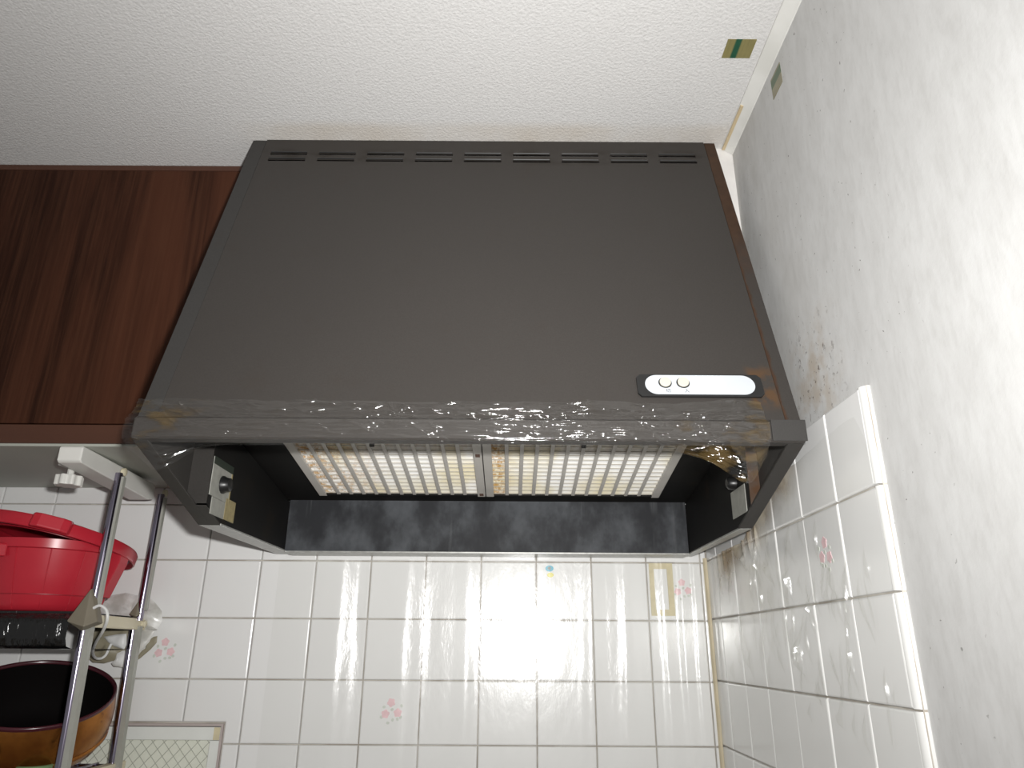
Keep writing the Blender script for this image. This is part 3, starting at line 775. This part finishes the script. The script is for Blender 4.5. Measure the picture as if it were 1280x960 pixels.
for k in range(17): obj('shelf_wire', MB().tube([(-1.16+k*.03, 1.135, -.180), (-1.16+k*.03, 1.327, -.180)], .002, 6), 'chrome', rack)

# ------------------------------------------------------------------ red cooker on the upper tray
CX, CY = -.765, 1.2200
rc = empty('red_cooker', (CX, CY, .0510), 'red plastic microwave cooker with a tilted wide lid on the upper tray', 'cooker')
CS = Matrix.Diagonal((1.13, 1.13, 1, 1)); C0 = Matrix.Translation((CX, CY, 0)) @ CS
bprof = [(.072, .0535), (.0765, .062), (.0870, .105), (.0950, .142)]
body = obj('body', MB().lathe([(0, .0512), (.068, .0512), (.072, .0535), (.0765, .062), (.0870, .105), (.0945, .142), (.0975, .1435), (.0985, .157), (.0950, .158), (.091, .145), (.080, .08), (0, .065)], C0, 64), 'red_plastic', rc, smooth='auto')
for k in range(14):
    a = k*2*math.pi/14+.31
    obj('rib', MB().tube([(CX+1.13*r*math.cos(a), CY+1.13*r*math.sin(a), z) for r, z in bprof], .0010, 5), 'red_plastic', body)
obj('seam_ring', MB().lathe([(.0785, .0735), (.0806, .0755), (.0797, .0770)], C0, 64), 'red_plastic_deep', body, smooth=True)
def grip(a, name='grip', zt=.152, w=.034):
    T = C0 @ Matrix.Rotation(a, 4, 'Z')
    m = MB(); m.prism([(-w, 0), (w, 0), (w*.85, .014), (w*.5, .020), (-w*.5, .020), (-w*.85, .014)], lambda p, q, d: T @ Vector((.090+q, p, d)), zt-.024, zt-.004)
    obj(name, m, 'red_plastic', rc, bevel=.003, seg=3)
grip(-1.95)
T = C0 @ Matrix.Rotation(-.05, 4, 'Z')
m = MB(); m.prism([(.097, .150), (.111, .150), (.110, .130), (.093, .075), (.085, .075), (.093, .122)], lambda p, q, d: T @ Vector((p, d, q)), -.011, .011)
obj('latch_arm', m, 'red_plastic', rc, bevel=.0015)
# lid: wide flange tipped up towards the room
LT = Matrix.Translation((CX+.001, CY-.001, .1655)) @ Matrix.Rotation(math.radians(8), 4, 'Y') @ Matrix.Rotation(math.radians(-9), 4, 'X') @ CS
lid = obj('lid', MB().lathe([(.094, -.004), (.106, -.0045), (.1115, -.010), (.1135, -.009), (.1135, .006), (.111, .010), (.096, .013), (.07, .020), (0, .024), (0, .018), (.07, .012), (.092, .004), (.094, -.004)], LT, 72), 'red_plastic', rc, smooth='auto')
obj('lid_skirt', MB().lathe([(.0885, .004), (.0885, -.008), (.0915, -.008), (.0920, .004)], LT, 64), 'red_plastic_deep', lid, smooth='auto')
obj('lid_gasket', MB().lathe([(.097, -.0045), (.0975, -.0066), (.1035, -.0072), (.104, -.0048)], LT, 64), 'blue_grey', lid, smooth='auto')
T2 = LT @ Matrix.Rotation(-1.12, 4, 'Z')
m = MB(); m.prism([(-.026, 0), (.026, 0), (.023, .010), (.014, .014), (-.014, .014), (-.023, .010)], lambda p, q, d: T2 @ Vector((.109+q, p, d)), -.009, .012)
obj('lid_latch', m, 'red_plastic', lid, bevel=.003, seg=3)

# ------------------------------------------------------------------ copper pot leaning on the lower shelf
pot = empty('copper_pot', (-.745, 1.235, -.175), 'copper-coloured round pot with a black inside, lower tier of the rack', 'pot')
PT = Matrix.Translation((-.731, 1.205, -.066)) @ Matrix.Rotation(math.radians(28), 4, 'Z') @ Matrix.Rotation(math.radians(26), 4, 'X') @ Matrix.Diagonal((.97, .90, .95, 1))
obj('body', MB().lathe([(0, -.100), (.070, -.100), (.088, -.096), (.102, -.085), (.1095, -.068), (.1140, -.048), (.1150, -.030), (.1135, -.012), (.1115, -.004)], PT, 72), 'copper', pot, smooth=True)
obj('foot_ring', MB().lathe([(.1085, -.074), (.1115, -.070), (.1115, -.0665), (.1100, -.065)], PT, 72), 'copper', pot, smooth=True)
obj('rim', MB().lathe([(.1112, -.006), (.1130, -.003), (.1128, .0005), (.1105, .0018), (.1080, .0005), (.1075, -.004)], PT, 72), 'pot_rim', pot, smooth=True)
obj('inside', MB().lathe([(.1082, -.001), (.1095, -.03), (.108, -.06), (.096, -.085), (.07, -.095), (0, -.097)], PT, 72), 'pot_black', pot, smooth=True)
gs = MB().lathe([(0, -.179), (.018, -.179), (.022, -.172), (.024, -.161), (.021, -.160), (.017, -.170), (0, -.172)], Matrix.Translation((-.688, 1.165, 0)), 40)
tag(obj('green_dish', gs, 'green_plastic', smooth='auto'), 'small green dish in front of the copper pot', 'dish')

# ------------------------------------------------------------------ crumpled bag with a white cord behind the rack
def crumple(px, y, front, back, seed, amp=.010, rings=6):
    """closed puffed sheet: traced outline, folded faces on both sides"""
    P = [on_y(u, v, y) for u, v in px]; Q = []
    for a, b in zip(P, P[1:]+P[:1]):
        for k in range(3): Q.append(a.lerp(b, k/3))
    n = len(Q); c = sum(Q, Vector())/n
    vs = [q+Vector((0, .002*nz(q.x, q.z, seed, 40), 0)) for q in Q]; fs = []
    for sgn, h in ((-1, front), (1, back)):
        prev = list(range(n))
        for r in range(1, rings):
            f = 1-r/rings; idx = []
            for q in Q:
                p = c.lerp(q, f); d = h*math.sqrt(1-f*f)*(1+.5*nz(p.x, p.z, seed+sgn, 35))+amp*(abs(nz(p.x, p.z, seed*2+sgn, 48))-.2)*(1-f**4)
                idx.append(len(vs)); vs.append(p+Vector((0, sgn*max(d, .001), 0)))
            for k in range(n): fs.append((prev[k], prev[(k+1) % n], idx[(k+1) % n], idx[k]))
            prev = idx
        vs.append(c+Vector((0, sgn*h, 0)))
        for k in range(n): fs.append((prev[k], prev[(k+1) % n], len(vs)-1))
    return MB().add(vs, fs)
bag = empty('plastic_bag', (-.655, 1.325, -.025), 'crumpled translucent white bag with a white cord tucked behind the rack', 'bag')
obj('bag_body', crumple([(122, 762), (124, 750), (140, 744), (158, 741), (170, 744), (182, 744), (193, 752), (202, 764), (203, 776), (197, 787), (185, 788), (172, 787), (150, 784), (130, 778)], 1.327, .010, .012, 2), 'bag', bag, smooth='auto')
obj('bag_fold', crumple([(114, 780), (130, 778), (160, 782), (166, 790), (160, 812), (148, 824), (130, 829), (116, 828), (110, 822), (112, 800)], 1.330, .008, .010, 5), 'bag_beige', bag, smooth='auto')
obj('bag_inner', crumple([(129, 796), (145, 793), (158, 792), (158, 806), (155, 812), (143, 808), (135, 803)], 1.321, .004, .006, 8, .004), 'cord_white', bag, smooth='auto')
obj('bag_flap', crumple([(168, 789), (178, 787), (194, 788), (187, 802), (176, 815), (167, 828), (166, 805)], 1.325, .004, .008, 11, .004), 'bag', bag, smooth='auto')
obj('bag_flap', crumple([(182, 812), (185, 801), (192, 796), (197, 795), (196, 803), (188, 812), (176, 822), (168, 828), (174, 816)], 1.328, .003, .006, 13, .003), 'bag_beige', bag, smooth='auto')
obj('bag_flap', crumple([(146, 815), (156, 813), (160, 824), (154, 834), (142, 833), (139, 829), (144, 824)], 1.327, .003, .006, 15, .003), 'bag', bag, smooth='auto')
cpx = [(117, 760, 1.135), (125, 757, 1.134), (133, 763, 1.134), (134, 775, 1.136), (128, 790, 1.16), (120, 803, 1.20), (116, 815, 1.25), (119, 822, 1.29), (126, 823, 1.308), (132, 819, 1.314), (136, 811, 1.317), (139, 805, 1.319)]
pts = [on_y(*q) for q in cpx]
def spline(P, n=6):
    out = []
    for i in range(len(P)-1):
        p0, p1, p2, p3 = P[max(i-1, 0)], P[i], P[i+1], P[min(i+2, len(P)-1)]
        for k in range(n):
            t = k/n; out.append(.5*((2*p1)+(p2-p0)*t+(2*p0-5*p1+4*p2-p3)*t*t+(3*p1-p0-3*p2+p3)*t**3))
    return out+[P[-1]]
obj('cord', MB().tube(spline(pts), .0022, 8), 'cord_white', bag, smooth='auto')
